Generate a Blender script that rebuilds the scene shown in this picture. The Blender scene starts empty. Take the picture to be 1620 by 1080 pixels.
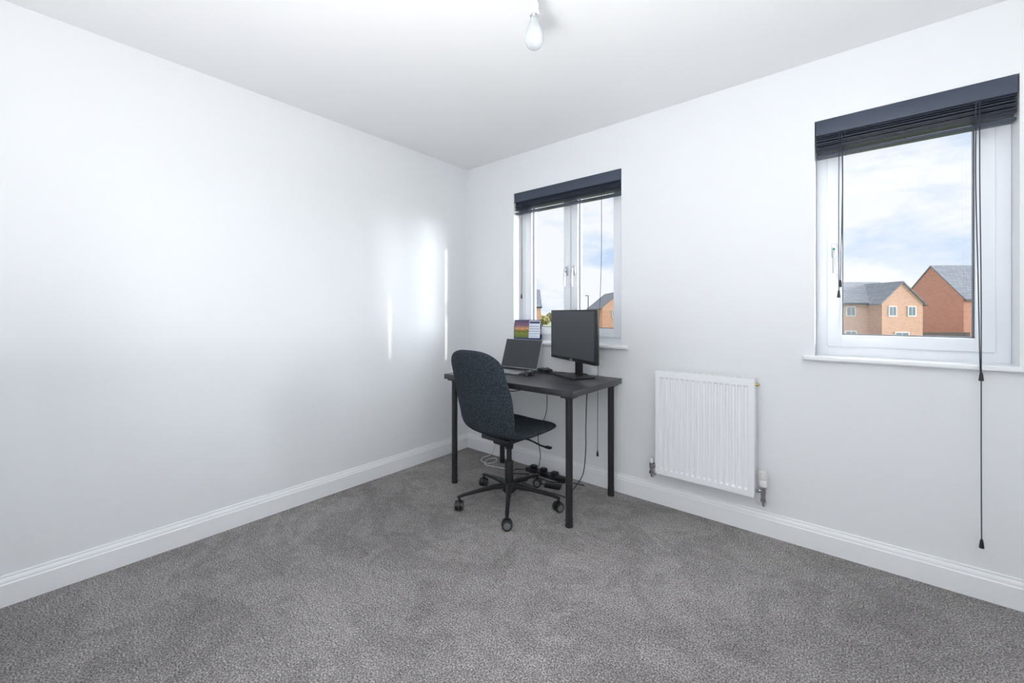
import bpy, bmesh, math, random
from mathutils import Vector, Matrix, noise as mnoise
random.seed(3)
scene = bpy.context.scene
col = scene.collection

# ------------------------------------------------------------------ helpers
def lin(c):
    c = c / 255.0
    return c / 12.92 if c <= 0.04045 else ((c + 0.055) / 1.055) ** 2.4
def S(r, g, b):
    return (lin(r), lin(g), lin(b), 1.0)

def mat(name, c, rough=0.5, metal=0.0, var=0.05, vscale=20, bump=0.0, bscale=200, spec=0.5, trans=0.0):
    m = bpy.data.materials.new(name)
    m.use_nodes = True
    nt = m.node_tree
    p = nt.nodes["Principled BSDF"]
    tc = nt.nodes.new("ShaderNodeTexCoord")
    n = nt.nodes.new("ShaderNodeTexNoise")
    n.inputs["Scale"].default_value = vscale
    n.inputs["Detail"].default_value = 4
    nt.links.new(tc.outputs["Object"], n.inputs["Vector"])
    r = nt.nodes.new("ShaderNodeValToRGB")
    r.color_ramp.elements[0].position = 0.3
    r.color_ramp.elements[1].position = 0.7
    r.color_ramp.elements[0].color = tuple(min(1, x * (1 - var)) for x in c[:3]) + (1,)
    r.color_ramp.elements[1].color = tuple(min(1, x * (1 + var)) for x in c[:3]) + (1,)
    nt.links.new(n.outputs["Fac"], r.inputs["Fac"])
    nt.links.new(r.outputs["Color"], p.inputs["Base Color"])
    p.inputs["Roughness"].default_value = rough
    p.inputs["Metallic"].default_value = metal
    p.inputs["Specular IOR Level"].default_value = spec
    p.inputs["Transmission Weight"].default_value = trans
    if bump > 0:
        n2 = nt.nodes.new("ShaderNodeTexNoise")
        n2.inputs["Scale"].default_value = bscale
        n2.inputs["Detail"].default_value = 3
        nt.links.new(tc.outputs["Object"], n2.inputs["Vector"])
        b = nt.nodes.new("ShaderNodeBump")
        b.inputs["Strength"].default_value = bump
        b.inputs["Distance"].default_value = 0.002
        nt.links.new(n2.outputs["Fac"], b.inputs["Height"])
        nt.links.new(b.outputs["Normal"], p.inputs["Normal"])
    return m

def catmull(pts, n=8):
    P = [Vector(p) for p in pts]
    if len(P) < 3:
        return P
    Q = [2 * P[0] - P[1]] + P + [2 * P[-1] - P[-2]]
    out = []
    for i in range(1, len(Q) - 2):
        a, b, c, d = Q[i - 1], Q[i], Q[i + 1], Q[i + 2]
        for k in range(n):
            t = k / n
            out.append(0.5 * ((2 * b) + (c - a) * t + (2 * a - 5 * b + 4 * c - d) * t * t + (3 * b - a - 3 * c + d) * t ** 3))
    out.append(P[-1])
    return out

class B:
    def __init__(self):
        self.bm = bmesh.new()
        self.m = 0
    def _merge(self, t, M=None):
        if M is not None:
            bmesh.ops.transform(t, matrix=M, verts=t.verts)
        for f in t.faces:
            f.material_index = self.m
        me = bpy.data.meshes.new("tmp")
        t.to_mesh(me); t.free()
        self.bm.from_mesh(me)
        bpy.data.meshes.remove(me)
        return self
    def box(self, lo, hi, bev=0.0, M=None, seg=2):
        t = bmesh.new()
        bmesh.ops.create_cube(t, size=1)
        lo = Vector(lo); hi = Vector(hi)
        c = (lo + hi) / 2; s = hi - lo
        for v in t.verts:
            v.co = Vector((v.co.x * s.x + c.x, v.co.y * s.y + c.y, v.co.z * s.z + c.z))
        if bev > 0:
            bmesh.ops.bevel(t, geom=list(t.edges), offset=bev, segments=seg, affect='EDGES', profile=0.6)
        return self._merge(t, M)
    def cyl(self, p1, p2, r1, r2=None, seg=24, bev=0.0):
        r2 = r1 if r2 is None else r2
        p1 = Vector(p1); p2 = Vector(p2)
        d = p2 - p1
        t = bmesh.new()
        bmesh.ops.create_cone(t, cap_ends=True, segments=seg, radius1=r1, radius2=r2, depth=d.length)
        if bev > 0:
            es = [e for e in t.edges if len(e.link_faces) == 2 and any(len(f.verts) > 4 for f in e.link_faces)]
            bmesh.ops.bevel(t, geom=es, offset=bev, segments=2, affect='EDGES', profile=0.5)
        M = Matrix.Translation((p1 + p2) / 2) @ d.to_track_quat('Z', 'Y').to_matrix().to_4x4()
        return self._merge(t, M)
    def lathe(self, prof, origin=(0, 0, 0), axis=(0, 0, 1), seg=28):
        t = bmesh.new()
        rings = []
        for (r, z) in prof:
            if r < 1e-6:
                rings.append([t.verts.new((0, 0, z))])
            else:
                rings.append([t.verts.new((r * math.cos(2 * math.pi * k / seg), r * math.sin(2 * math.pi * k / seg), z)) for k in range(seg)])
        for a, b in zip(rings[:-1], rings[1:]):
            for k in range(seg):
                k2 = (k + 1) % seg
                if len(a) == 1 and len(b) == 1: continue
                if len(a) == 1: t.faces.new((a[0], b[k2], b[k]))
                elif len(b) == 1: t.faces.new((a[k], a[k2], b[0]))
                else: t.faces.new((a[k], a[k2], b[k2], b[k]))
        bmesh.ops.recalc_face_normals(t, faces=t.faces)
        M = Matrix.Translation(Vector(origin)) @ Vector(axis).to_track_quat('Z', 'Y').to_matrix().to_4x4()
        return self._merge(t, M)
    def tube(self, pts, r, seg=8, n=8, smooth=True):
        P = catmull(pts, n) if smooth else [Vector(p) for p in pts]
        t = bmesh.new()
        T = (P[1] - P[0]).normalized()
        N = T.orthogonal().normalized()
        rings = []
        for i, p in enumerate(P):
            T2 = (P[min(i + 1, len(P) - 1)] - P[max(i - 1, 0)]).normalized()
            N = (N - T2 * N.dot(T2)).normalized()
            Bn = T2.cross(N)
            rings.append([t.verts.new(p + r * (math.cos(2 * math.pi * k / seg) * N + math.sin(2 * math.pi * k / seg) * Bn)) for k in range(seg)])
        for a, b in zip(rings[:-1], rings[1:]):
            for k in range(seg):
                k2 = (k + 1) % seg
                t.faces.new((a[k], a[k2], b[k2], b[k]))
        t.faces.new(rings[0][::-1]); t.faces.new(rings[-1])
        bmesh.ops.recalc_face_normals(t, faces=t.faces)
        return self._merge(t)
    def poly_prism(self, pts2, y0, y1, plane='XZ', M=None):
        t = bmesh.new()
        def mk(a, b, c):
            return {'XZ': (a, c, b), 'YZ': (c, a, b), 'XY': (a, b, c)}[plane]
        v0 = [t.verts.new(mk(a, b, y0)) for a, b in pts2]
        v1 = [t.verts.new(mk(a, b, y1)) for a, b in pts2]
        n = len(pts2)
        t.faces.new(v0); t.faces.new(v1[::-1])
        for i in range(n):
            j = (i + 1) % n
            t.faces.new((v0[i], v1[i], v1[j], v0[j]))
        bmesh.ops.recalc_face_normals(t, faces=t.faces)
        return self._merge(t, M)
    def obj(self, name, mats, parent=None, loc=(0, 0, 0), rot=(0, 0, 0), ang=35, label=None):
        me = bpy.data.meshes.new(name)
        for f in self.bm.faces:
            f.smooth = True
        for e in self.bm.edges:
            if len(e.link_faces) == 2:
                if e.calc_face_angle(0) > math.radians(ang): e.smooth = False
        self.bm.to_mesh(me); self.bm.free()
        for m in (mats if isinstance(mats, (list, tuple)) else [mats]):
            me.materials.append(m)
        o = bpy.data.objects.new(name, me)
        col.objects.link(o)
        o.location = loc; o.rotation_euler = rot
        if parent: o.parent = parent
        if label: o["label"] = label
        return o

def thing(name, label, category, loc=(0, 0, 0), rot=(0, 0, 0), group=None):
    e = bpy.data.objects.new(name, None)
    e.empty_display_size = 0.1
    col.objects.link(e)
    e.location = loc; e.rotation_euler = rot
    e["label"] = label; e["category"] = category
    if group: e["group"] = group
    return e

def struct(o, label, category):
    o["kind"] = "structure"; o["label"] = label; o["category"] = category
    return o

# ------------------------------------------------------------------ materials
M_wall = mat("wall_paint", S(234, 236, 238), 0.55, var=0.008, vscale=1.5, bump=0.03, bscale=350, spec=0.4)
M_ceil = mat("ceiling_paint", S(241, 241, 242), 0.9, var=0.008, vscale=1.5, bump=0.03, bscale=350, spec=0.2)
M_trim = mat("gloss_trim_paint", S(241, 243, 245), 0.35, var=0.01, vscale=3)
M_upvc = mat("white_upvc", S(238, 241, 246), 0.28, var=0.01, vscale=5)
M_gasket = mat("rubber_gasket", S(84, 88, 98), 0.6)
M_blind = mat("blind_navy", S(46, 54, 70), 0.42, var=0.08, vscale=40)
M_blind2 = mat("blind_valance_navy", S(60, 68, 84), 0.42, var=0.05, vscale=10)
M_cord = mat("navy_cord", S(44, 46, 58), 0.8, bump=0.3, bscale=900)
M_black = mat("black_metal_powdercoat", S(26, 27, 30), 0.42, var=0.1, vscale=60)
M_blackpl = mat("black_plastic", S(22, 23, 26), 0.4, var=0.1, vscale=60)
M_rad = mat("radiator_enamel", S(240, 242, 244), 0.3, var=0.01, vscale=4)
M_chrome = mat("chrome", S(200, 200, 205), 0.18, metal=1.0, var=0.03)
M_brass = mat("brass", S(190, 165, 100), 0.3, metal=1.0)
M_whitepl = mat("white_plastic", S(224, 224, 222), 0.4, var=0.02)
M_silver = mat("laptop_aluminium", S(170, 172, 176), 0.35, metal=0.8, var=0.03)
M_key = mat("black_keys", S(30, 30, 33), 0.55)
M_lapscr = mat("laptop_dark_screen", S(46, 50, 54), 0.3, var=0.04, vscale=5)
M_monscr = mat("monitor_screen", S(58, 62, 68), 0.45, var=0.03, vscale=5)
M_wheel = mat("caster_grey", S(98, 102, 106), 0.5)
M_greenb = mat("green_button", S(20, 150, 90), 0.4)
M_logo = mat("logo_grey", S(190, 192, 196), 0.4)
M_darkcable = mat("black_cable", S(28, 28, 31), 0.5)
M_whitecable = mat("white_cable", S(225, 225, 225), 0.5)

def glass_mat():
    m = bpy.data.materials.new("window_glass"); m.use_nodes = True
    nt = m.node_tree; nt.nodes.clear()
    o = nt.nodes.new("ShaderNodeOutputMaterial")
    mx = nt.nodes.new("ShaderNodeMixShader"); mx.inputs[0].default_value = .02
    tr = nt.nodes.new("ShaderNodeBsdfTransparent"); tr.inputs[0].default_value = (0.98, 0.985, 0.99, 1)
    gl = nt.nodes.new("ShaderNodeBsdfGlossy"); gl.inputs["Roughness"].default_value = 0.02
    nt.links.new(tr.outputs[0], mx.inputs[1]); nt.links.new(gl.outputs[0], mx.inputs[2])
    nt.links.new(mx.outputs[0], o.inputs[0])
    return m
M_glass = glass_mat()

def carpet_mat():
    m = bpy.data.materials.new("grey_carpet"); m.use_nodes = True
    nt = m.node_tree; p = nt.nodes["Principled BSDF"]
    tc = nt.nodes.new("ShaderNodeTexCoord")
    def nz(scale, det=3, rough=0.6, dist=0.0):
        n = nt.nodes.new("ShaderNodeTexNoise")
        n.inputs["Scale"].default_value = scale; n.inputs["Detail"].default_value = det; n.inputs["Roughness"].default_value = rough
        n.inputs["Distortion"].default_value = dist
        nt.links.new(tc.outputs["Object"], n.inputs["Vector"]); return n
    def rng(src, lo, hi, a=.35, b_=.65):
        q = nt.nodes.new("ShaderNodeMapRange")
        q.inputs[1].default_value = a; q.inputs[2].default_value = b_
        q.inputs[3].default_value = lo; q.inputs[4].default_value = hi
        nt.links.new(src, q.inputs[0]); return q
    def mul(a_, b_):
        q = nt.nodes.new("ShaderNodeMath"); q.operation = 'MULTIPLY'
        nt.links.new(a_, q.inputs[0]); nt.links.new(b_, q.inputs[1]); return q.outputs[0]
    a = nz(175, 4, 0.8)
    r = nt.nodes.new("ShaderNodeValToRGB")
    e = r.color_ramp.elements
    e[0].position = 0.35; e[0].color = S(60, 58, 58)
    e[1].position = 0.65; e[1].color = S(210, 206, 205)
    k = e.new(0.5); k.color = S(134, 130, 129)
    nt.links.new(a.outputs["Fac"], r.inputs["Fac"])
    b = nz(1.4, 3, 0.5, .6); r2 = rng(b.outputs["Fac"], .86, 1.12)
    c = nz(24, 3, 0.6); r3 = rng(c.outputs["Fac"], .91, 1.09)
    d = nz(3.5, 2, 0.5, 1.5); r4 = rng(d.outputs["Fac"], .93, 1.06, .47, .53)
    # old furniture dents: flattened pile in a loose grid
    br = nt.nodes.new("ShaderNodeTexBrick"); br.inputs["Scale"].default_value = 1
    br.inputs["Brick Width"].default_value = .30; br.inputs["Row Height"].default_value = .17; br.inputs["Mortar Size"].default_value = .006; br.inputs["Mortar Smooth"].default_value = .9
    mp = nt.nodes.new("ShaderNodeMapping"); mp.inputs["Rotation"].default_value = (0, 0, .06)
    wn = nz(14, 3)
    vs = nt.nodes.new("ShaderNodeVectorMath"); vs.operation = 'SCALE'; vs.inputs["Scale"].default_value = .04
    va = nt.nodes.new("ShaderNodeVectorMath"); va.operation = 'ADD'
    nt.links.new(wn.outputs["Color"], vs.inputs[0]); nt.links.new(tc.outputs["Object"], mp.inputs[0]); nt.links.new(mp.outputs[0], va.inputs[0]); nt.links.new(vs.outputs[0], va.inputs[1])
    nt.links.new(va.outputs[0], br.inputs["Vector"])
    ds = nt.nodes.new("ShaderNodeVectorMath"); ds.operation = 'DISTANCE'; ds.inputs[1].default_value = (.66, -1.72, 0)
    nt.links.new(tc.outputs["Object"], ds.inputs[0])
    dm = rng(ds.outputs["Value"], 1, 0, .30, .50)
    pn = nz(8, 2); pr_ = rng(pn.outputs["Fac"], 0, 1, .47, .56)
    mk = mul(mul(br.outputs["Fac"], dm.outputs[0]), pr_.outputs[0])
    dk = rng(mk, 1, .80, 0, 1)
    tot = mul(mul(mul(r2.outputs[0], r3.outputs[0]), r4.outputs[0]), dk.outputs[0])
    vm = nt.nodes.new("ShaderNodeVectorMath"); vm.operation = 'SCALE'
    nt.links.new(r.outputs["Color"], vm.inputs[0]); nt.links.new(tot, vm.inputs["Scale"])
    nt.links.new(vm.outputs[0], p.inputs["Base Color"])
    p.inputs["Roughness"].default_value = 1.0
    p.inputs["Specular IOR Level"].default_value = 0.05
    bp = nt.nodes.new("ShaderNodeBump"); bp.inputs["Strength"].default_value = 0.6; bp.inputs["Distance"].default_value = 0.004
    nt.links.new(a.outputs["Fac"], bp.inputs["Height"])
    bp2 = nt.nodes.new("ShaderNodeBump"); bp2.inputs["Strength"].default_value = 0.4; bp2.inputs["Distance"].default_value = 0.02
    nt.links.new(c.outputs["Fac"], bp2.inputs["Height"])
    nt.links.new(bp.outputs["Normal"], bp2.inputs["Normal"])
    nt.links.new(bp2.outputs["Normal"], p.inputs["Normal"])
    return m
M_carpet = carpet_mat()

def fabric_mat():
    m = bpy.data.materials.new("slate_fabric"); m.use_nodes = True
    nt = m.node_tree; p = nt.nodes["Principled BSDF"]
    tc = nt.nodes.new("ShaderNodeTexCoord")
    n = nt.nodes.new("ShaderNodeTexNoise"); n.inputs["Scale"].default_value = 200; n.inputs["Detail"].default_value = 2
    nt.links.new(tc.outputs["Object"], n.inputs["Vector"])
    r = nt.nodes.new("ShaderNodeValToRGB"); e = r.color_ramp.elements
    e[0].position = 0.35; e[0].color = S(26, 31, 36)
    e[1].position = 0.68; e[1].color = S(72, 81, 88)
    nt.links.new(n.outputs["Fac"], r.inputs["Fac"]); nt.links.new(r.outputs["Color"], p.inputs["Base Color"])
    p.inputs["Roughness"].default_value = 0.95; p.inputs["Specular IOR Level"].default_value = 0.1
    b = nt.nodes.new("ShaderNodeBump"); b.inputs["Strength"].default_value = 0.5; b.inputs["Distance"].default_value = 0.002
    nt.links.new(n.outputs["Fac"], b.inputs["Height"]); nt.links.new(b.outputs["Normal"], p.inputs["Normal"])
    return m
M_fabric = fabric_mat()

def desk_mat():
    m = bpy.data.materials.new("charcoal_laminate"); m.use_nodes = True
    nt = m.node_tree; p = nt.nodes["Principled BSDF"]
    tc = nt.nodes.new("ShaderNodeTexCoord"); mp = nt.nodes.new("ShaderNodeMapping")
    mp.inputs["Scale"].default_value = (3, 60, 3)
    n = nt.nodes.new("ShaderNodeTexNoise"); n.inputs["Scale"].default_value = 2; n.inputs["Detail"].default_value = 5
    nt.links.new(tc.outputs["Object"], mp.inputs[0]); nt.links.new(mp.outputs[0], n.inputs["Vector"])
    r = nt.nodes.new("ShaderNodeValToRGB"); e = r.color_ramp.elements
    e[0].position = 0.3; e[0].color = S(40, 40, 44)
    e[1].position = 0.7; e[1].color = S(58, 58, 63)
    nt.links.new(n.outputs["Fac"], r.inputs["Fac"]); nt.links.new(r.outputs["Color"], p.inputs["Base Color"])
    p.inputs["Roughness"].default_value = 0.38
    return m
M_desk = desk_mat()

def brick_mat(name, c1, c2, mortar, scale=1.0):
    m = bpy.data.materials.new(name); m.use_nodes = True
    nt = m.node_tree; p = nt.nodes["Principled BSDF"]
    tc = nt.nodes.new("ShaderNodeTexCoord")
    sx = nt.nodes.new("ShaderNodeSeparateXYZ"); nt.links.new(tc.outputs["Object"], sx.inputs[0])
    ad = nt.nodes.new("ShaderNodeMath"); ad.operation = 'ADD'
    nt.links.new(sx.outputs[0], ad.inputs[0]); nt.links.new(sx.outputs[1], ad.inputs[1])
    cb = nt.nodes.new("ShaderNodeCombineXYZ")
    nt.links.new(ad.outputs[0], cb.inputs[0]); nt.links.new(sx.outputs[2], cb.inputs[1])
    b = nt.nodes.new("ShaderNodeTexBrick")
    b.inputs["Scale"].default_value = scale
    b.inputs["Brick Width"].default_value = 0.225; b.inputs["Row Height"].default_value = 0.075
    b.inputs["Mortar Size"].default_value = 0.008
    b.inputs["Color1"].default_value = c1; b.inputs["Color2"].default_value = c2; b.inputs["Mortar"].default_value = mortar
    nt.links.new(cb.outputs[0], b.inputs["Vector"]); nt.links.new(b.outputs["Color"], p.inputs["Base Color"])
    p.inputs["Roughness"].default_value = 0.9
    return m
M_brickA = brick_mat("orange_brick", S(218, 170, 142), S(204, 150, 124), S(210, 190, 176))
M_brickB = brick_mat("red_brick", S(202, 140, 118), S(186, 122, 102), S(194, 162, 148))
M_tile = brick_mat("grey_roof_tile", S(136, 141, 150), S(118, 123, 133), S(90, 95, 104), 0.4)
M_hglass = mat("house_window_glass", S(120, 135, 150), 0.1)
M_grass = mat("grass", S(120, 128, 92), 0.95, var=0.3, vscale=0.3)
M_leaf = mat("tree_foliage", S(140, 134, 84), 0.9, var=0.4, vscale=3)
M_bark = mat("bark", S(80, 66, 54), 0.9)
M_fence = mat("dark_fence_timber", S(72, 62, 58), 0.8, var=0.2)

# ------------------------------------------------------------------ room shell
H = 2.4
XR = 3.5; YB = -2.88
W1 = (0.52, 1.425); W2 = (2.44, 3.09); ZL = 0.93; ZT = 2.10
WT = .185
b = B()
b.box((-0.2, 0, 0), (W1[0], WT, H)); b.box((W1[1], 0, 0), (W2[0], WT, H)); b.box((W2[1], 0, 0), (XR + 0.2, WT, H))
for w in (W1, W2):
    b.box((w[0], 0, 0), (w[1], WT, ZL)); b.box((w[0], 0, ZT), (w[1], WT, H))
struct(b.obj("wall_back", M_wall), "white painted wall with two window openings", "wall")
struct(B().box((-0.2, YB - 0.2, 0), (0, 0, H)).obj("wall_left", M_wall), "plain white painted wall", "wall")
struct(B().box((XR, YB - 0.2, 0), (XR + 0.2, 0, H)).obj("wall_right", M_wall), "plain white painted side wall", "wall")
struct(B().box((0, YB - 0.2, 0), (XR, YB, H)).obj("wall_front", M_wall), "plain white painted wall behind the viewpoint", "wall")
struct(B().box((-0.2, YB - 0.2, -0.2), (XR + 0.2, WT, 0)).obj("floor", M_carpet), "mottled grey cut-pile carpet floor", "floor")
struct(B().box((-0.2, YB - 0.2, H), (XR + 0.2, WT, H + 0.2)).obj("ceiling", M_ceil), "flat matt white ceiling", "ceiling")

prof = [(0, 0), (.016, 0), (.016, .086), (.0125, .090), (.0125, .096), (.010, .104), (.0065, .110), (.006, .118), (0, .12)]
def skirting(name, p0, p1, n):
    bm_ = bmesh.new()
    p0 = Vector(p0); p1 = Vector(p1); n = Vector(n)
    a = [bm_.verts.new(p0 + n * d + Vector((0, 0, z))) for d, z in prof]
    c = [bm_.verts.new(p1 + n * d + Vector((0, 0, z))) for d, z in prof]
    for i in range(len(prof)):
        j = (i + 1) % len(prof)
        bm_.faces.new((a[i], c[i], c[j], a[j]))
    bm_.faces.new(a); bm_.faces.new(c[::-1])
    bmesh.ops.recalc_face_normals(bm_, faces=bm_.faces)
    bb = B(); bb._merge(bm_)
    return struct(bb.obj(name, M_trim, ang=20), "white moulded skirting board along the wall", "baseboard")
skirting("baseboard_left", (0, YB, 0), (0, 0, 0), (1, 0, 0))
skirting("baseboard_back", (0.0, 0, 0), (XR, 0, 0), (0, -1, 0))
skirting("baseboard_right", (XR, YB, 0), (XR, 0, 0), (-1, 0, 0))

# window sills
for i, w in enumerate((W1, W2)):
    pts = [(w[0] - .045, -.03), (w[1] + .05, -.03), (w[1] + .05, 0), (w[1], 0), (w[1], .112), (w[0], .112), (w[0], 0), (w[0] - .045, 0)]
    t = bmesh.new()
    lo = [t.verts.new((x, y, .928)) for x, y in pts]; hi = [t.verts.new((x, y, .95)) for x, y in pts]
    t.faces.new(lo[::-1]); t.faces.new(hi)
    n = len(pts)
    for k in range(n):
        t.faces.new((lo[k], lo[(k + 1) % n], hi[(k + 1) % n], hi[k]))
    es = [e for e in t.edges if all(v.co.y < -.029 for v in e.verts)]
    bmesh.ops.bevel(t, geom=es, offset=.007, segments=3, affect='EDGES', profile=.5)
    bb = B(); bb._merge(t)
    struct(bb.obj("trim_%d" % (i + 1), M_trim), "white painted window sill board with rounded nose", "window sill")

# ------------------------------------------------------------------ windows
def window(name, w, sashes, label):
    e = thing(name, label, "window", loc=(w[0], 0.11, 0.95)); e["kind"] = "structure"
    W = w[1] - w[0]; Hh = ZT - 0.95; fw = .05
    b = B()
    b.box((0, 0, 0), (fw, .065, Hh), .004); b.box((W - fw, 0, 0), (W, .065, Hh), .004)
    b.box((fw - .003, 0, 0), (W - fw + .003, .065, fw), .004); b.box((fw - .003, 0, Hh - fw), (W - fw + .003, .065, Hh), .004)
    b.obj("frame", M_upvc, e, label="white outer window frame")
    sw = .058
    for (a, c, hx) in sashes:
        a -= w[0]; c -= w[0]
        z0 = fw - .006; z1 = Hh - fw + .006
        b = B()
        for lo, hi in (((a, -.014, z0), (a + sw, .05, z1)), ((c - sw, -.014, z0), (c, .05, z1)),
                       ((a + sw - .002, -.0138, z0), (c - sw + .002, .05, z0 + sw)), ((a + sw - .002, -.0138, z1 - sw), (c - sw + .002, .05, z1))):
            b.box(lo, hi, .005)
        s = b.obj("sash", M_upvc, e, label="white opening casement")
        g = B(); q = .005
        ia, ic, iz0, iz1 = a + sw, c - sw, z0 + sw, z1 - sw
        for lo, hi in (((ia - .002, .004, iz0), (ia + q, .028, iz1)), ((ic - q, .004, iz0), (ic + .002, .028, iz1)),
                       ((ia, .004, iz0 - .002), (ic, .028, iz0 + q)), ((ia, .004, iz1 - q), (ic, .028, iz1 + .002))):
            g.box(lo, hi)
        g.obj("gasket", M_gasket, s, label="dark rubber glazing gasket")
        B().box((ia, .018, iz0), (ic, .024, iz1)).obj("glass", M_glass, s, label="clear glazing pane")
        hx -= w[0]
        hz = 0.52
        h = B()
        h.box((hx - .012, -.024, hz - .035), (hx + .012, -.0142, hz + .035), .004)
        h.cyl((hx, -.022, hz), (hx, -.045, hz), .008, seg=16)
        h.tube([(hx, -.045, hz + .01), (hx, -.048, hz - .02), (hx, -.05, hz - .06), (hx, -.047, hz - .115)], .0075, 12)
        hh = h.obj("handle", M_chrome, s, label="brushed silver window handle")
        B().cyl((hx, -.045, hz + .004), (hx, -.056, hz + .004), .006, seg=16, bev=.002).obj("button", M_greenb if name == "window_2" else M_chrome, hh)
    return e
window("window_1", W1, [(.565, .980, .951), (.985, 1.380, 1.014)], "white double casement window with silver handles")
window("window_2", W2, [(2.485, 3.045, 2.514)], "white single casement window with silver handle")

# ------------------------------------------------------------------ blinds
def blind(w, label, cords, zbot):
    e = thing("venetian_blind", label, "window blind", loc=(w[0], 0, ZT), group="navy venetian blinds")
    W = w[1] - w[0]; g = .006
    B().box((g, .012, -.045), (W - g, .06, -.002), .002).obj("headrail", M_blind, e)
    b = B()
    b.box((g - .002, .0, -.072), (W - g + .002, .010, -.001), .0025)
    b.box((g, .009, -.02), (g + .006, .055, -.002)); b.box((W - g - .006, .009, -.02), (W - g, .055, -.002))
    b.obj("valance", M_blind2, e, label="smooth navy valance")
    b = B(); n = 13
    zt = -.066
    for i in range(n):
        z = zt - i * ((abs(zbot) - .084) / (n - 1))
        tilt = random.uniform(-.09, .09); off = random.uniform(-.003, .003)
        M = Matrix.Translation((W / 2, .035 + off, z)) @ Matrix.Rotation(tilt, 4, 'X') @ Matrix.Rotation(random.uniform(-.0022, .0022), 4, 'Y')
        t = bmesh.new()
        rows = []
        for side in (1, -1):
            rr = []
            for k in range(7):
                yy = -.025 + .05 * k / 6
                zz = .0018 * (1 - (yy / .025) ** 2) + side * .0012
                rr.append((t.verts.new((-W / 2 + g, yy, zz)), t.verts.new((W / 2 - g, yy, zz))))
            rows.append(rr)
        for rr in rows:
            for k in range(6):
                t.faces.new((rr[k][0], rr[k + 1][0], rr[k + 1][1], rr[k][1]))
        for k in (0, 6):
            t.faces.new((rows[0][k][0], rows[0][k][1], rows[1][k][1], rows[1][k][0]))
        bmesh.ops.recalc_face_normals(t, faces=t.faces)
        b._merge(t, M)
    b.obj("slat_stack", M_blind, e, label="stacked navy slats drawn up")
    B().box((g, .010, zbot - .012), (W - g, .060, zbot), .004).obj("bottom_rail", M_blind, e)
    for fx in ((.14, .86) if W > .7 else (.18, .82)):
        for yy in (.0085, .0625):
            b = B()
            b.tube([(W * fx, yy, -.07), (W * fx + .001, yy - .002, (zbot - .07) / 2), (W * fx, yy, zbot - .012)], .0012, 6)
            b.obj("ladder_cord", M_cord, e)
    for path, tz in cords:
        pp = [(x - w[0], y, z - ZT) for x, y, z in path]
        b = B(); b.tube(pp, .0017, 6); b.obj("pull_cord", M_cord, e)
        for (x, y, z) in tz:
            b = B(); b.lathe([(0, .018), (.0035, .018), (.005, .010), (.0075, -.012), (.0075, -.017), (0, -.017)], (x - w[0], y, z - ZT), seg=14)
            b.obj("cord_tassel", M_blackpl, e)
    return e
blind(W1, "navy venetian blind drawn up above the desk", [
    ([(1.283, .0, 2.03), (1.285, -.004, 1.6), (1.281, -.012, 1.3), (1.277, -.037, .95), (1.275, -.037, .6), (1.273, -.037, .24)], [(1.273, -.037, .225)]),
    ([(.60, .0, 2.03), (.602, -.002, 1.7), (.60, -.002, 1.3)], [(.60, -.002, 1.29)]),
], -.150)
blind(W2, "navy venetian blind drawn up with long pull cord", [
    ([(2.985, .0, 2.03), (2.984, -.006, 1.7), (2.986, -.015, 1.3), (2.983, -.038, .96), (2.983, -.038, .6), (2.984, -.038, .25)], [(2.983, -.038, .905), (2.984, -.038, .235)]),
    ([(2.975, -.001, 2.03), (2.973, -.006, 1.7), (2.978, -.015, 1.3), (2.980, -.037, .955), (2.983, -.038, .92)], []),
    ([(2.535, .0, 2.03), (2.533, -.003, 1.7), (2.534, -.003, 1.26)], [(2.534, -.003, 1.25)]),
    ([(2.545, .0, 2.03), (2.546, -.004, 1.7), (2.540, -.004, 1.32)], [(2.540, -.004, 1.30)]),
], -.165)

# ------------------------------------------------------------------ radiator
rx0, rx1, rz0, rz1 = 1.685, 2.195, .215, .82
e = thing("radiator", "white fluted panel radiator fixed below the wall", "radiator", loc=(rx0, 0, rz0))
W = rx1 - rx0; Hh = rz1 - rz0
t = bmesh.new()
yf = -.098
nr = 16; mx = .022
pitch = (W - 2 * mx) / nr
xs = [(0.0, 0)]
for i in range(nr):
    x = mx + i * pitch
    xs += [(x + pitch * .12, 0), (x + pitch * .26, 1), (x + pitch * .70, 1), (x + pitch * .84, 0)]
xs += [(W, 0)]
zs = [(0, 0), (.030, 0), (.040, 1), (Hh - .045, 1), (Hh - .035, 0), (Hh, 0)]
grid = [[t.verts.new((x, yf + .007 * (a * c), z)) for z, c in zs] for x, a in xs]
for i in range(len(xs) - 1):
    for j in range(len(zs) - 1):
        t.faces.new((grid[i][j], grid[i + 1][j], grid[i + 1][j + 1], grid[i][j + 1]))
bb = B(); bb._merge(t)
bb.box((0, yf + .0075, 0), (W, yf + .018, Hh))
bb.box((.0, yf + .0002, 0), (W, yf + .012, .004)); bb.box((0, yf + .0002, Hh - .004), (W, yf + .012, Hh)); bb.box((0, yf + .0002, 0), (.003, yf + .012, Hh)); bb.box((W - .003, yf + .0002, 0), (W, yf + .012, Hh))
bb.obj("front_panel", M_rad, e, ang=25, label="white vertically fluted panel")
B().box((.0, -.04, .0), (W, -.028, Hh - .012), .003).obj("rear_panel", M_rad, e)
for x in (0, W):
    B().box((x - .002, yf + .003, .02), (x + .002, -.03, Hh + .002), .001).obj("side_panel", M_rad, e)
bb = B()
for k in range(30):
    x = .01 + (W - .02) * k / 29
    bb.box((x - .0025, yf + .008, Hh - .006), (x + .0025, -.031, Hh))
bb.box((0, yf + .002, Hh - .004), (W, yf + .016, Hh + .002), .001); bb.box((0, -.042, Hh - .004), (W, -.03, Hh + .002), .001)
bb.obj("top_grille", M_rad, e)
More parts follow.
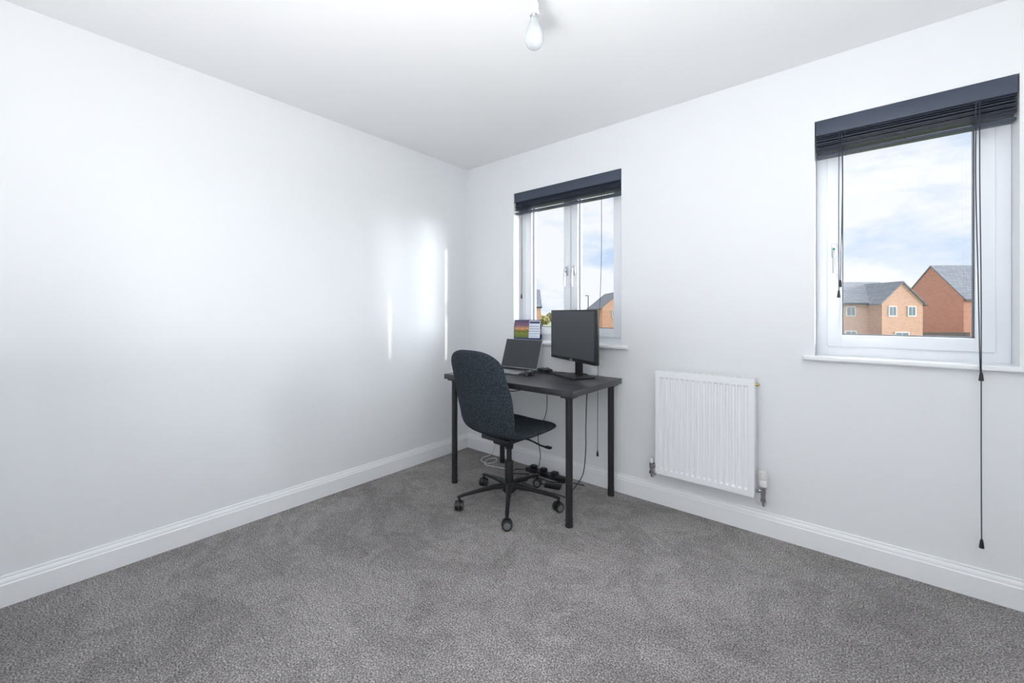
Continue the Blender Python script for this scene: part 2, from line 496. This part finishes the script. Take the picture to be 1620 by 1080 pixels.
for x in (.06, W - .085):
    B().box((x, -.03, .06), (x + .025, 0, .5)).obj("wall_bracket", M_rad, e)
bb = B(); bb.cyl((W, -.062, Hh - .03), (W + .014, -.062, Hh - .03), .008, seg=16); bb.cyl((W + .012, -.062, Hh - .03), (W + .02, -.062, Hh - .03), .004, seg=12); bb.obj("air_vent", M_brass, e)
bb = B()
vx, vy = W + .036, -.062
bb.cyl((W - .01, vy, .03), (vx, vy, .03), .0095, seg=20); bb.cyl((W + .006, vy, .03), (W + .02, vy, .03), .014, seg=6)
bb.lathe([(0, -.03), (.011, -.03), (.012, -.01), (.014, .0), (.014, .02), (.016, .022), (.016, .034), (0, .034)], (vx, vy, .022))
bb.cyl((vx, vy, -.006), (vx, vy, -.022), .014, seg=6)
bb.tube([(vx, vy, -.02), (vx, vy, -.034), (vx, vy + .012, -.046), (vx, 0, -.046)], .0075, 12)
bb.obj("valve_body", M_chrome, e, label="chrome radiator valve with pipe")
bb = B()
pr = [(0, .0), (.017, .0), (.0185, .008), (.0185, .03), (.0165, .034), (.0185, .038), (.0195, .06), (.018, .074), (.012, .08), (0, .08)]
bb.lathe(pr, (vx, vy, .056))
for k in range(14):
    a = 2 * math.pi * k / 14
    bb.box((.0175, -.0016, .062 + .034), (.0207, .0016, .062 + .066), .0005, M=Matrix.Translation((vx, vy, 0)) @ Matrix.Rotation(a, 4, 'Z'))
bb.obj("thermostat_head", M_whitepl, e, label="white ribbed thermostatic head")
bb = B()
vx = -.036
bb.cyl((.01, vy, .03), (vx, vy, .03), .0095, seg=20); bb.cyl((-.006, vy, .03), (-.02, vy, .03), .014, seg=6)
bb.lathe([(0, -.03), (.011, -.03), (.012, -.01), (.014, .0), (.014, .02), (.009, .026), (0, .026)], (vx, vy, .022))
bb.cyl((vx, vy, -.006), (vx, vy, -.020), .014, seg=6)
bb.tube([(vx, vy, -.02), (vx, vy, -.030), (vx, vy + .012, -.040), (vx, 0, -.040)], .0075, 12)
bb.obj("lockshield_valve", M_chrome, e, label="chrome lockshield valve with pipe")
bb = B(); bb.lathe([(0, 0), (.011, 0), (.012, .02), (.010, .03), (0, .031)], (vx, vy, .046)); bb.obj("valve_cap", M_whitepl, e)

# ------------------------------------------------------------------ desk
DX, DY = .94, -.3425
e = thing("desk", "charcoal laminate desk on four round black legs", "desk", loc=(DX, DY, 0))
desk = e
B().box((-.51, -.2975, .711), (.51, .2975, .745), .002).obj("desk_top", M_desk, e, label="charcoal laminate desk top")
for sx in (-1, 1):
    for sy in (-1, 1):
        x, y = sx * .458, sy * .2485
        b = B()
        b.cyl((x, y, .012), (x, y, .704), .0195, seg=28)
        b.cyl((x, y, .0), (x, y, .016), .0215, seg=28, bev=.003)
        b.cyl((x, y, .017), (x, y, .055), .0205, seg=28, bev=.001)
        b.cyl((x, y, .69), (x, y, .7), .022, seg=28)
        b.box((x - .035, y - .035, .700), (x + .035, y + .035, .711), .003)
        b.obj("leg", M_black, e, label="round black metal leg")

# ------------------------------------------------------------------ office chair
ch = thing("office_chair", "dark slate fabric swivel chair on black five-star base", "chair", loc=(.970, -.59, 0), rot=(0, 0, math.radians(-3)))
ctrl = [(-.332, .955), (-.312, .86), (-.285, .76), (-.260, .66), (-.237, .57), (-.205, .50), (-.15, .463), (-.05, .450), (.08, .456), (.17, .462), (.225, .455), (.25, .438)]
path = catmull([(0, y, z) for y, z in ctrl], 16)
L = [0]
for a, c in zip(path[:-1], path[1:]): L.append(L[-1] + (c - a).length)
tot = L[-1]
NR = 130
def at(s):
    for i in range(len(L) - 1):
        if L[i + 1] >= s:
            f = (s - L[i]) / max(1e-9, L[i + 1] - L[i]); return path[i].lerp(path[i + 1], f)
    return path[-1]
def interp(tab, s):
    for (a, va), (c, vc) in zip(tab[:-1], tab[1:]):
        if s <= c:
            f = (s - a) / (c - a); f = f * f * (3 - 2 * f); return va + (vc - va) * f
    return tab[-1][1]
wt = [(0, .204), (.12, .214), (.28, .229), (.40, .223), (.50, .212), (.62, .228), (.80, .237), (tot, .225)]
NC = 28
rows = []
for i in range(NR + 1):
    s = tot * (0.5 - 0.5 * math.cos(math.pi * (i / NR)))
    p = at(s); T = (at(min(tot, s + .004)) - at(max(0, s - .004))).normalized()
    N = Vector((0, T.z, -T.y))
    if N.dot(Vector((0, .5, .8))) < 0: N = -N
    er = .12
    d = min(s, tot - s)
    wf = 1.0
    if d < er:
        q = 1 - d / er; wf = max(0, 1 - q ** 2.4) ** (1 / 2.4)
    w = max(interp(wt, s) * wf, .004)
    tk_end = (max(0, 1 - (max(0, 1 - d / .04)) ** 3)) ** .5
    back = 1 - min(1, max(0, (s - .40) / .15))
    f_, r_ = [], []
    for j in range(NC + 1):
        u = -math.cos(math.pi * j / NC)
        u = .6 * u + .4 * (-1 + 2 * j / NC)
        x = u * w
        cup = (x / .21) ** 2 * (.040 * back + .012 * (1 - back))
        th = .042 * (max(0, 1 - abs(u) ** 5)) ** .5 * tk_end
        base = p + Vector((x, 0, 0)) + N * cup
        f_.append(base + N * th * .5); r_.append(base - N * th * .5)
    rows.append((f_, r_, s))
split = min(range(len(rows)), key=lambda i: abs(rows[i][2] - .50))
def shell(i0, i1):
    t = bmesh.new()
    F = [[t.verts.new(v) for v in rows[i][0]] for i in range(i0, i1 + 1)]
    R = [[t.verts.new(v) for v in rows[i][1]] for i in range(i0, i1 + 1)]
    for i in range(i1 - i0):
        for j in range(NC):
            t.faces.new((F[i][j], F[i][j + 1], F[i + 1][j + 1], F[i + 1][j]))
            t.faces.new((R[i][j + 1], R[i][j], R[i + 1][j], R[i + 1][j + 1]))
    bmesh.ops.remove_doubles(t, verts=t.verts, dist=.0003)
    bmesh.ops.recalc_face_normals(t, faces=t.faces)
    bb = B(); bb._merge(t); return bb
shell(0, split).obj("backrest", M_fabric, ch, ang=70, label="tall dark slate fabric backrest")
shell(split, NR).obj("seat", M_fabric, ch, ang=70, label="dark slate fabric seat")
b = B()
b.box((-.11, -.13, .405), (.11, .12, .43), .006); b.box((-.05, -.09, .375), (.05, .10, .408), .008)
b.obj("tilt_mechanism", M_blackpl, ch)
b = B()
b.tube([(.05, .05, .40), (.12, .06, .395), (.19, .075, .375), (.23, .085, .372)], .0055, 10)
b.box((.215, .072, .366), (.255, .098, .378), .004)
b.obj("adjustment_lever", M_blackpl, ch)
b = B()
b.cyl((0, 0, .10), (0, 0, .26), .026, seg=28, bev=.002); b.cyl((0, 0, .26), (0, 0, .38), .016, seg=24)
b.cyl((0, 0, .335), (0, 0, .38), .024, .03, seg=24)
b.obj("gas_column", M_black, ch)
b = B(); b.lathe([(0, .075), (.034, .075), (.042, .085), (.040, .115), (.030, .13), (0, .13)], (0, 0, 0)); b.obj("hub", M_black, ch)
for k in range(5):
    a = math.radians(-52 + 72 * k + 3)
    t = bmesh.new()
    secs = []
    for (r, z, w, h) in ((.02, .112, .020, .016), (.09, .112, .017, .014), (.18, .101, .014, .011), (.27, .088, .012, .009), (.308, .079, .012, .008), (.318, .077, .008, .006)):
        ring = []
        for q in range(12):
            th = 2 * math.pi * q / 12
            cx = math.copysign(abs(math.cos(th)) ** .6, math.cos(th)); sx = math.copysign(abs(math.sin(th)) ** .6, math.sin(th))
            ring.append(t.verts.new((r, w * cx, z + h * sx)))
        secs.append(ring)
    for A, C_ in zip(secs[:-1], secs[1:]):
        for q in range(12): t.faces.new((A[q], A[(q + 1) % 12], C_[(q + 1) % 12], C_[q]))
    t.faces.new(secs[0]); t.faces.new(secs[-1][::-1])
    bmesh.ops.recalc_face_normals(t, faces=t.faces)
    bb = B(); bb._merge(t, Matrix.Rotation(a, 4, 'Z'))
    leg = bb.obj("base_leg", M_black, ch)
    cx, cy = .306 * math.cos(a), .306 * math.sin(a)
    sw = a + random.uniform(-1.0, 1.0) + 1.2
    M = Matrix.Translation((cx, cy, 0)) @ Matrix.Rotation(sw, 4, 'Z')
    bb = B()
    bb.cyl((cx, cy, .05), (cx, cy, .078), .006, seg=12)
    n = 14; arc = []
    for q in range(n + 1):
        th = math.radians(-10 + 200 * q / n); arc.append((.0305 * math.cos(th), .028 + .0305 * math.sin(th)))
    inner = [(.0275 * x / .0305, .028 + (z - .028) * .9) for x, z in arc]
    bb.poly_prism(arc + inner[::-1], -.008, .008, 'XZ', M)
    bb.box((-.012, -.008, .05), (.012, .008, .062), .003, M=M)
    c = bb.obj("caster", M_blackpl, leg)
    p1 = M @ Vector((0, -.009, .028)); p2 = M @ Vector((0, .009, .028))
    B().cyl(p1, p2, .006, seg=12).obj("axle", M_blackpl, leg)
    for sy in (-1, 1):
        p1 = M @ Vector((0, sy * .0085, .028)); p2 = M @ Vector((0, sy * .024, .028))
        B().cyl(p1, p2, .028, seg=28, bev=.004).obj("wheel", M_blackpl, leg)
        p1 = M @ Vector((0, sy * .0235, .028)); p2 = M @ Vector((0, sy * .0255, .028))
        B().cyl(p1, p2, .019, seg=24, bev=.0008).obj("wheel_cap", M_wheel, leg, label="grey wheel cap")

# ------------------------------------------------------------------ monitor
ZD = .7455
mo = thing("monitor", "black computer monitor turned off on desk", "monitor", loc=(1.20, -.185, ZD), rot=(0, 0, math.radians(-28)))
zb, zt_ = .105, .435
B().box((-.277, -.040, zb), (.277, -.012, zt_), .003).obj("casing", M_blackpl, mo)
B().box((-.15, -.014, zb + .06), (.15, .012, zt_ - .06), .010).obj("rear_cover", M_blackpl, mo)
B().box((-.265, -.0412, zb + .022), (.265, -.0400, zt_ - .012)).obj("screen", M_monscr, mo, label="dark grey matt screen")
b = B()
b.box((-.035, .010, .01), (.035, .028, .33), .004); b.box((-.05, .004, .22), (.05, .018, .32), .004)
b.obj("stand_neck", M_blackpl, mo)
b = B(); b.poly_prism([(-.125, -.10), (.125, -.10), (.11, .07), (-.11, .07)], 0, .010, 'XY'); b.obj("stand_base", M_blackpl, mo)
cu = bpy.data.curves.new("t", 'FONT'); cu.body = "DELL"; cu.size = .016; cu.extrude = .0003; cu.align_x = 'CENTER'
to = bpy.data.objects.new("t", cu); col.objects.link(to)
bpy.context.view_layer.update()
me = bpy.data.meshes.new_from_object(to.evaluated_get(bpy.context.evaluated_depsgraph_get()))
bpy.data.objects.remove(to)
me.materials.clear(); me.materials.append(M_logo)
lg = bpy.data.objects.new("bezel_lettering", me); col.objects.link(lg); lg.parent = mo
lg.location = (0, -.0404, zb + .005); lg.rotation_euler = (math.radians(90), 0, 0)

# ------------------------------------------------------------------ laptop
la = thing("laptop", "silver laptop open on desk with dark screen", "laptop", loc=(.70, -.165, ZD), rot=(0, 0, math.radians(3)))
B().box((-.1625, -.225, .001), (.1625, .0, .015), .004).obj("base", M_silver, la, label="silver aluminium base")
b = B()
b.box((-.145, -.115, .0150), (.145, -.018, .0154))
for r in range(5):
    n = 14
    for k in range(n):
        x0 = -.143 + k * .286 / n; y0 = -.113 + r * .0188
        if r == 0 and 4 <= k <= 8:
            if k == 4: b.box((x0 + .001, y0, .0154), (x0 + .286 / n * 5 - .001, y0 + .0165, .0168))
            continue
        b.box((x0 + .001, y0, .0154), (x0 + .286 / n - .001, y0 + .0165, .0168))
b.obj("keyboard", M_key, la, label="black keyboard")
B().box((-.05, -.205, .0149), (.05, -.13, .0153), .0001).obj("touchpad", mat("touchpad_grey", S(150, 152, 156), .4), la)
lid = B()
Mt = Matrix.Translation((0, -.002, .014)) @ Matrix.Rotation(math.radians(-20), 4, 'X')
lid.box((-.1625, 0, 0), (.1625, .006, .218), .0025, M=Mt)
lid = lid.obj("lid", M_silver, la, label="silver lid")
B().box((-.159, -.0012, .004), (.159, .0002, .2145), M=Mt).obj("screen", M_lapscr, lid, label="dark laptop screen")

# ------------------------------------------------------------------ mouse
b = B()
t = bmesh.new(); bmesh.ops.create_uvsphere(t, u_segments=24, v_segments=14, radius=1)
for v in t.verts:
    v.co.x *= .031; v.co.y *= .055; v.co.z = max(v.co.z, -.25) * .028 + .007
    if v.co.y > 0: v.co.z *= (1 - .25 * v.co.y / .055)
b._merge(t)
ms = thing("computer_mouse", "small black mouse on desk beside the laptop", "mouse", loc=(.915, -.325, ZD), rot=(0, 0, .2))
b.obj("body", M_blackpl, ms)
B().cyl((-.004, .03, .029), (.004, .03, .029), .008, seg=16, bev=.001).obj("scroll_wheel", M_wheel, ms)

# ------------------------------------------------------------------ desk calendar on the sill
ca = thing("desk_calendar", "tent desk calendar with sunset field photo on sill", "calendar", loc=(.625, .045, .95), rot=(0, 0, math.radians(22)))
ct = math.radians(11)
Mf = Matrix.Translation((0, -.032, 0.001)) @ Matrix.Rotation(-ct, 4, 'X')
Mb = Matrix.Translation((0, .032, 0.001)) @ Matrix.Rotation(ct, 4, 'X')
M_navy = mat("navy_card", S(38, 52, 92), .6)
b = B(); b.box((-.105, -.001, 0), (.105, .001, .158), M=Mb); b.box((-.105, -.001, 0), (.105, .001, .158), M=Mf)
b.box((-.105, -.033, 0), (.105, .033, .0012)); b.obj("card_stand", M_navy, ca, label="navy card stand")
def photo_mat():
    m = bpy.data.materials.new("sunset_field_print"); m.use_nodes = True
    nt = m.node_tree; p = nt.nodes["Principled BSDF"]; tc = nt.nodes.new("ShaderNodeTexCoord")
    sx = nt.nodes.new("ShaderNodeSeparateXYZ"); nt.links.new(tc.outputs["Object"], sx.inputs[0])
    n = nt.nodes.new("ShaderNodeTexNoise"); n.inputs["Scale"].default_value = 60
    mp = nt.nodes.new("ShaderNodeMapping"); mp.inputs["Scale"].default_value = (1, 1, 3)
    nt.links.new(tc.outputs["Object"], mp.inputs[0]); nt.links.new(mp.outputs[0], n.inputs["Vector"])
    a = nt.nodes.new("ShaderNodeMath"); a.operation = 'MULTIPLY_ADD'; a.inputs[1].default_value = .05
    nt.links.new(n.outputs["Fac"], a.inputs[0]); nt.links.new(sx.outputs[2], a.inputs[2])
    mr = nt.nodes.new("ShaderNodeMapRange"); mr.inputs[1].default_value = .03; mr.inputs[2].default_value = .18
    nt.links.new(a.outputs[0], mr.inputs[0])
    r = nt.nodes.new("ShaderNodeValToRGB"); e = r.color_ramp.elements
    e[0].position = 0; e[0].color = S(60, 90, 30)
    e[1].position = 1; e[1].color = S(60, 60, 100)
    for pos, c in ((.35, S(130, 135, 40)), (.45, S(50, 45, 30)), (.53, S(220, 165, 90)), (.7, S(130, 90, 110))):
        k = e.new(pos); k.color = c
    nt.links.new(mr.outputs[0], r.inputs[0]); nt.links.new(r.outputs[0], p.inputs["Base Color"]); p.inputs["Roughness"].default_value = .4
    return m
M_page = mat("calendar_page", S(225, 230, 240), .6, var=.02)
b = B(); b.box((-.10, -.0022, .018), (.012, -.001, .152), M=Mf); b.obj("photo_print", photo_mat(), ca, label="sunset over green field print")
b = B(); b.box((.014, -.0022, .018), (.102, -.001, .152), M=Mf); pg = b.obj("date_page", M_page, ca, label="white date page")
b = B(); b.box((.018, -.0028, .130), (.098, -.0021, .146), M=Mf); b.obj("month_band", M_navy, ca)
b = B()
for r in range(5):
    for c in range(7):
        b.box((.020 + c * .0112, -.0028, .028 + r * .019), (.0265 + c * .0112, -.0021, .034 + r * .019), M=Mf)
b.obj("date_figures", mat("print_grey", S(110, 120, 150), .6), ca)
b = B()
for k in range(18):
    x = -.095 + k * .19 / 17
    pts = [(x, .007 * math.cos(q * math.pi / 4), .154 + .007 * math.sin(q * math.pi / 4)) for q in range(9)]
    b.tube(pts, .0007, 5, 2)
b.obj("wire_binding", M_chrome, ca)

# small items on desk
b = B(); b.box((-.035, -.035, 0), (.035, .035, .014), .001)
o = thing("note_pad", "small pale blue note pad at desk edge", "note pad", loc=(.475, -.47, ZD), rot=(0, 0, .3))
b.obj("paper_block", mat("pale_blue_paper", S(150, 190, 205), .7), o)
B().box((-.035, -.035, .0141), (.035, .035, .0150)).obj("cover_sheet", mat("teal_paper", S(90, 160, 175), .7), o)
ad = thing("docking_adapter", "small black docking adapter with cable on desk", "adapter", loc=(.915, -.135, ZD), rot=(0, 0, -.3))
B().box((-.05, -.03, 0), (.05, .03, .024), .005).obj("body", M_blackpl, ad)
B().box((-.03, -.0308, .007), (-.01, -.0296, .013)).obj("port", M_chrome, ad)

def cable(name, label, pts, r=.0028, m=None):
    o = B().tube(pts, r, 8, 10).obj(name, m or M_darkcable)
    o["label"] = label; o["category"] = "cable"; return o
cable("monitor_cable", "black cable running across desk to monitor", [(.965, -.15, ZD + .012), (1.0, -.155, ZD + .004), (1.04, -.11, ZD + .004), (1.10, -.075, ZD + .004), (1.17, -.085, ZD + .02), (1.205, -.115, ZD + .11), (1.21, -.145, ZD + .16)])
cable("laptop_cable", "black cable looping from laptop to adapter", [(.866, -.20, ZD + .008), (.90, -.205, ZD + .004), (.935, -.23, ZD + .004), (.975, -.215, ZD + .004), (1.01, -.215, ZD + .004), (1.02, -.18, ZD + .004), (.99, -.165, ZD + .004), (.966, -.155, ZD + .009)], .0022)
cable("power_cable", "long black power cable hanging behind desk", [(1.16, -.075, ZD + .004), (1.19, -.055, ZD + .003), (1.205, -.036, ZD - .02), (1.20, -.05, .60), (1.215, -.09, .4), (1.225, -.11, .25), (1.22, -.14, .10), (1.19, -.22, .012), (1.23, -.30, .005), (1.12, -.31, .005), (1.0, -.32, .005)], .0032)
cable("power_cable", "thin black cable dangling below desk", [(.90, -.095, ZD + .026), (.905, -.055, ZD + .010), (.90, -.036, .70), (.885, -.06, .60), (.90, -.10, .45), (.875, -.16, .30), (.90, -.17, .15), (.86, -.19, .005), (.80, -.23, .005)], .0026)
cable("hanging_cable", "black cable drooping in loop under desk top", [(.56, -.18, .707), (.60, -.24, .66), (.72, -.30, .615), (.83, -.26, .635), (.89, -.18, .68), (.90, -.12, .707)], .0032)
cable("charging_cable", "white cable looped on carpet beneath desk", [(.36, -.025, .13), (.34, -.06, .03), (.30, -.12, .004), (.34, -.18, .004), (.42, -.19, .004), (.44, -.12, .004), (.39, -.07, .004), (.36, -.13, .004), (.42, -.22, .004), (.54, -.20, .004), (.64, -.17, .004)], .003, M_whitecable)
cable("floor_cable", "black cable coiled on carpet beneath desk", [(.78, -.24, .005), (.84, -.30, .005), (.93, -.31, .005), (.98, -.36, .005), (.90, -.40, .005), (.82, -.34, .010), (.86, -.27, .012), (.80, -.20, .004)], .0034)
ps = thing("power_strip", "black power strip with plugs on carpet", "power strip", loc=(.90, -.105, 0), rot=(0, 0, -.05))
B().box((-.17, -.026, .001), (.17, .026, .030), .006).obj("body", M_blackpl, ps)
for k, x in enumerate((-.11, -.02, .08)):
    b = B(); b.box((x - .022, -.022, .030), (x + .022, .022, .054), .008); b.tube([(x, .0, .05), (x, -.02, .058), (x, -.042, .04), (x + .005, -.048, .010)], .003, 8)
    b.obj("plug", M_blackpl, ps)
cable("floor_cable", "loose black cable tangled beside power strip", [(.71, -.11, .006), (.66, -.15, .005), (.69, -.22, .005), (.78, -.17, .005), (.86, -.165, .006), (.96, -.175, .006), (1.02, -.16, .006), (1.10, -.10, .006), (1.20, -.08, .006)], .0034)
pa = thing("power_adapter", "black laptop power brick on carpet", "power adapter", loc=(1.05, -.235, 0), rot=(0, 0, .3))
B().box((-.055, -.022, .001), (.055, .022, .028), .006).obj("body", M_blackpl, pa)
b = B(); b.tube([(-.055, 0, .016), (-.075, 0, .012), (-.09, .01, .007)], .003, 8); b.cyl((-.05, 0, .016), (-.07, 0, .015), .005, .0035, seg=12); b.obj("cable_end", M_darkcable, pa)

# ------------------------------------------------------------------ pendant bulb
LX, LY = 1.690, -1.30
pe = thing("pendant_light", "bare bulb in white lampholder hanging from ceiling", "light", loc=(LX, LY, H))
B().lathe([(0, 0), (.04, 0), (.04, -.012), (.03, -.024), (.008, -.03), (0, -.03)][::-1]).obj("ceiling_rose", M_whitepl, pe)
B().tube([(0, 0, -.028), (0, 0, -.085)], .0035, 10, smooth=False).obj("flex", M_whitepl, pe)
B().lathe([(0, -.078), (.006, -.078), (.011, -.088), (.0125, -.105), (.0165, -.108), (.0165, -.122), (.0150, -.124), (.0150, -.133), (.0185, -.136), (.0185, -.148), (0, -.148)]).obj("lampholder", M_whitepl, pe)
B().lathe([(0, -.146), (.0145, -.146), (.0145, -.153), (.013, -.155), (.013, -.160), (0, -.160)]).obj("bulb_cap", M_chrome, pe, label="metal bulb cap")
M_bulb = mat("pearl_glass", S(222, 226, 228), .12, var=.01, trans=.6)
pr = [(.0125, -.156), (.0138, -.165), (.0175, -.178), (.0235, -.192), (.0295, -.207), (.0330, -.222), (.0340, -.236), (.0325, -.248), (.0280, -.2585), (.0210, -.2660), (.0110, -.2705), (0, -.2720)]
B().lathe(pr, seg=40).obj("bulb", M_bulb, pe, ang=80, label="pearl glass light bulb")

# ------------------------------------------------------------------ outside
YAW = math.radians(39.8)
f = Vector((-math.sin(YAW), math.cos(YAW), 0)); r = Vector((math.cos(YAW), math.sin(YAW), 0))
C = Vector((2.6, -2.519, 0)); G = -2.6
def P(fw, la, z=G): return C + f * fw + r * la + Vector((0, 0, z))

def block(parent, x0, y0, Lx, Dy, hz, rz, wall, rot=0.0):
    M = Matrix.Translation((x0, y0, 0)) @ Matrix.Rotation(rot, 4, 'Z')
    b = B(); b.poly_prism([(0, 0), (Dy, 0), (Dy, hz), (Dy / 2, rz), (0, hz)], 0, Lx, 'YZ', M)
    w = b.obj("wall", wall, parent, ang=10)
    sl = (rz - hz) / (Dy / 2); ov = .25; tk = .14
    b = B()
    b.poly_prism([(-ov, hz - ov * sl + .02), (Dy / 2, rz + .02), (Dy + ov, hz - ov * sl + .02), (Dy + ov, hz - ov * sl + .02 + tk), (Dy / 2, rz + tk + .02), (-ov, hz - ov * sl + tk + .02)], -.12, Lx + .12, 'YZ', M)
    b.obj("roof", M_tile, parent, ang=10, label="grey tiled roof")
    b = B(); b.box((-.12, -ov - .1, hz - ov * sl - .05), (Lx + .12, -ov, hz - ov * sl + .06), M=M); b.obj("gutter", M_blackpl, parent)
def hwin(parent, x, y, z, w=.9, h=.95):
    b = B(); b.box((x - w / 2, y - .05, z), (x + w / 2, y + .02, z + h)); o = b.obj("window", M_upvc, parent, label="white framed house window")
    for q in ((x - w / 2 + .09, x - .03), (x + .03, x + w / 2 - .09)):
        B().box((q[0], y - .06, z + .09), (q[1], y - .045, z + h - .09)).obj("pane", M_hglass, o)

hA = thing("house", "orange brick house with front gable and grey roof", "house", loc=P(39, 20), rot=(0, 0, YAW))
block(hA, 0, 0, 17.2, 6, 4.75, 6.75, M_brickA)
block(hA, 13.6 + 3.7, -1.4, 5.0, 3.7, 4.7, 6.5, M_brickA, math.radians(90))
for x in (11.9, 8.5, 5): hwin(hA, x, 0, 3.45)
for x in (14.55, 16.3): hwin(hA, x, -1.4, 3.45, .75)
for x in (11.9, 8.0): hwin(hA, x, 0, 1.0, 1.1, 1.1)
hwin(hA, 15.4, -1.4, .95, 1.3, 1.1)
b = B(); b.box((6.2, -.06, 0), (7.1, .02, 2.05)); b.obj("door", M_fence, hA)
hB = thing("house", "tall red brick house with bare gable end", "house", loc=P(44, 48), rot=(0, 0, YAW))
block(hB, 0, 0, 14, 6.8, 5.4, 9.05, M_brickB)
hwin(hB, 3, 0, 3.6); hwin(hB, 7, 0, 3.6)
hC = thing("house", "brick house with gable end and grey roof", "house", loc=P(50, 10.9), rot=(0, 0, YAW))
block(hC, 4.6, 0, 9, 4.6, 4.4, 6.3, M_brickA, math.radians(90))
hwin(hC, 1.6, 0, 3.2, .8)
hD = thing("house", "pale house with dark grey roof", "house", loc=P(46, -4.0), rot=(0, 0, YAW))
block(hD, 0, 0, 7.2, 6, 4.5, 6.4, M_brickA)
hwin(hD, 5.8, 0, 3.3)
b = B()
fe = thing("garden_fence", "dark timber garden fence between houses", "fence", loc=P(42, 40.5), rot=(0, 0, YAW))
for k in range(20):
    b.box((k * .3, 0, 0), (k * .3 + .28, .03, 1.8))
b.box((0, .03, .4), (6, .08, .5)); b.box((0, .03, 1.4), (6, .08, 1.5)); b.obj("panel", M_fence, fe)
for k, (fw, la, h) in enumerate(((86, 6.2, 4.0), (93, 9.4, 4.4), (84, 11.0, 3.9), (92, 15.2, 4.4), (90, 1.5, 4.2), (99, 19, 4.2))):
    tr = thing("tree", "autumn tree with yellow-green foliage beyond houses", "tree", loc=P(fw, la), group="distant trees")
    B().tube([(0, 0, 0), (.1, 0, h * .3), (0, .05, h * .6)], .14, 8).obj("trunk", M_bark, tr)
    b = B()
    for q in range(9):
        t = bmesh.new(); bmesh.ops.create_icosphere(t, subdivisions=3, radius=random.uniform(.7, 1.1))
        off = Vector((random.uniform(-1.0, 1.0), random.uniform(-.9, .9), h * .62 + random.uniform(-.9, .6)))
        for v in t.verts:
            v.co *= 1 + .35 * mnoise.noise(v.co * 2.2 + off * 3)
            v.co.z *= .8
        b._merge(t, Matrix.Translation(off))
    b.obj("foliage", M_leaf, tr)
sl = thing("street_lamp", "slim dark street lamp post", "street lamp", loc=P(44, 8.1))
B().cyl((0, 0, 0), (0, 0, 5.6), .07, .045, seg=12).obj("post", M_black, sl)
B().box((-.08, -.45, 5.55), (.08, .1, 5.65), .02).obj("lamp_head", M_black, sl)
g = B().box((-250, 1.0, -.3), (250, 420, 0)).obj("ground", M_grass, loc=(0, 0, G))
g["kind"] = "structure"; g["label"] = "open grassy ground outside"; g["category"] = "ground"

# ------------------------------------------------------------------ world sky
w = bpy.data.worlds.new("sky"); scene.world = w; w.use_nodes = True
nt = w.node_tree; bg = nt.nodes["Background"]
tc = nt.nodes.new("ShaderNodeTexCoord"); mp = nt.nodes.new("ShaderNodeMapping"); mp.inputs["Scale"].default_value = (1.0, 1.0, 2.4); mp.inputs["Location"].default_value = (.35, .1, .2)
n = nt.nodes.new("ShaderNodeTexNoise"); n.inputs["Scale"].default_value = 3.8; n.inputs["Detail"].default_value = 8; n.inputs["Roughness"].default_value = .58
nt.links.new(tc.outputs["Generated"], mp.inputs[0]); nt.links.new(mp.outputs[0], n.inputs["Vector"])
cr = nt.nodes.new("ShaderNodeValToRGB"); e = cr.color_ramp.elements
e[0].position = .35; e[0].color = (.56, .71, .92, 1); e[1].position = .53; e[1].color = (.92, .94, .97, 1)
nt.links.new(n.outputs["Fac"], cr.inputs[0])
nt.links.new(cr.outputs[0], bg.inputs[0]); bg.inputs[1].default_value = 1.07

# ------------------------------------------------------------------ lights
def sun(name, to, strength, angle, color):
    l = bpy.data.lights.new(name, 'SUN'); l.energy = strength; l.angle = math.radians(angle); l.color = color
    o = bpy.data.objects.new(name, l); col.objects.link(o)
    o.rotation_euler = Vector(to).to_track_quat('Z', 'Y').to_euler(); o.location = (0, 5, 6)
    return o
sun("sun_light", (1, .317, .25), 2.0, 0.6, (1, .94, .82))
sun("bright_cloud_light", (.88, .46, .07), 7.0, 26, (.93, .965, 1))
sun("sky_light", (.35, .85, .42), 9.0, 75, (.91, .955, 1))
l = bpy.data.lights.new("fill_light", 'AREA'); l.shape = 'DISK'; l.size = .7; l.energy = 77; l.color = (.985, .99, 1)  # added fill beside the camera, facing the ceiling to brighten the room; no actual lamp
o = bpy.data.objects.new("fill_light", l); col.objects.link(o); o.location = (2.35, -2.72, .9); o.rotation_euler = (math.radians(180), 0, 0)

scene.view_settings.view_transform = 'Standard'
scene.view_settings.look = 'None'
scene.view_settings.exposure = 0.0

# ------------------------------------------------------------------ camera
cd = bpy.data.cameras.new("camera"); cam = bpy.data.objects.new("camera", cd); col.objects.link(cam)
cd.sensor_width = 36; cd.sensor_fit = 'HORIZONTAL'; cd.lens = 655 / 1620 * 36; cd.shift_y = -45 / 1620
cd.clip_start = .02; cd.clip_end = 1000
cam.location = (2.6, -2.519, 1.16); cam.rotation_euler = (math.radians(90), 0, YAW)
scene.camera = cam
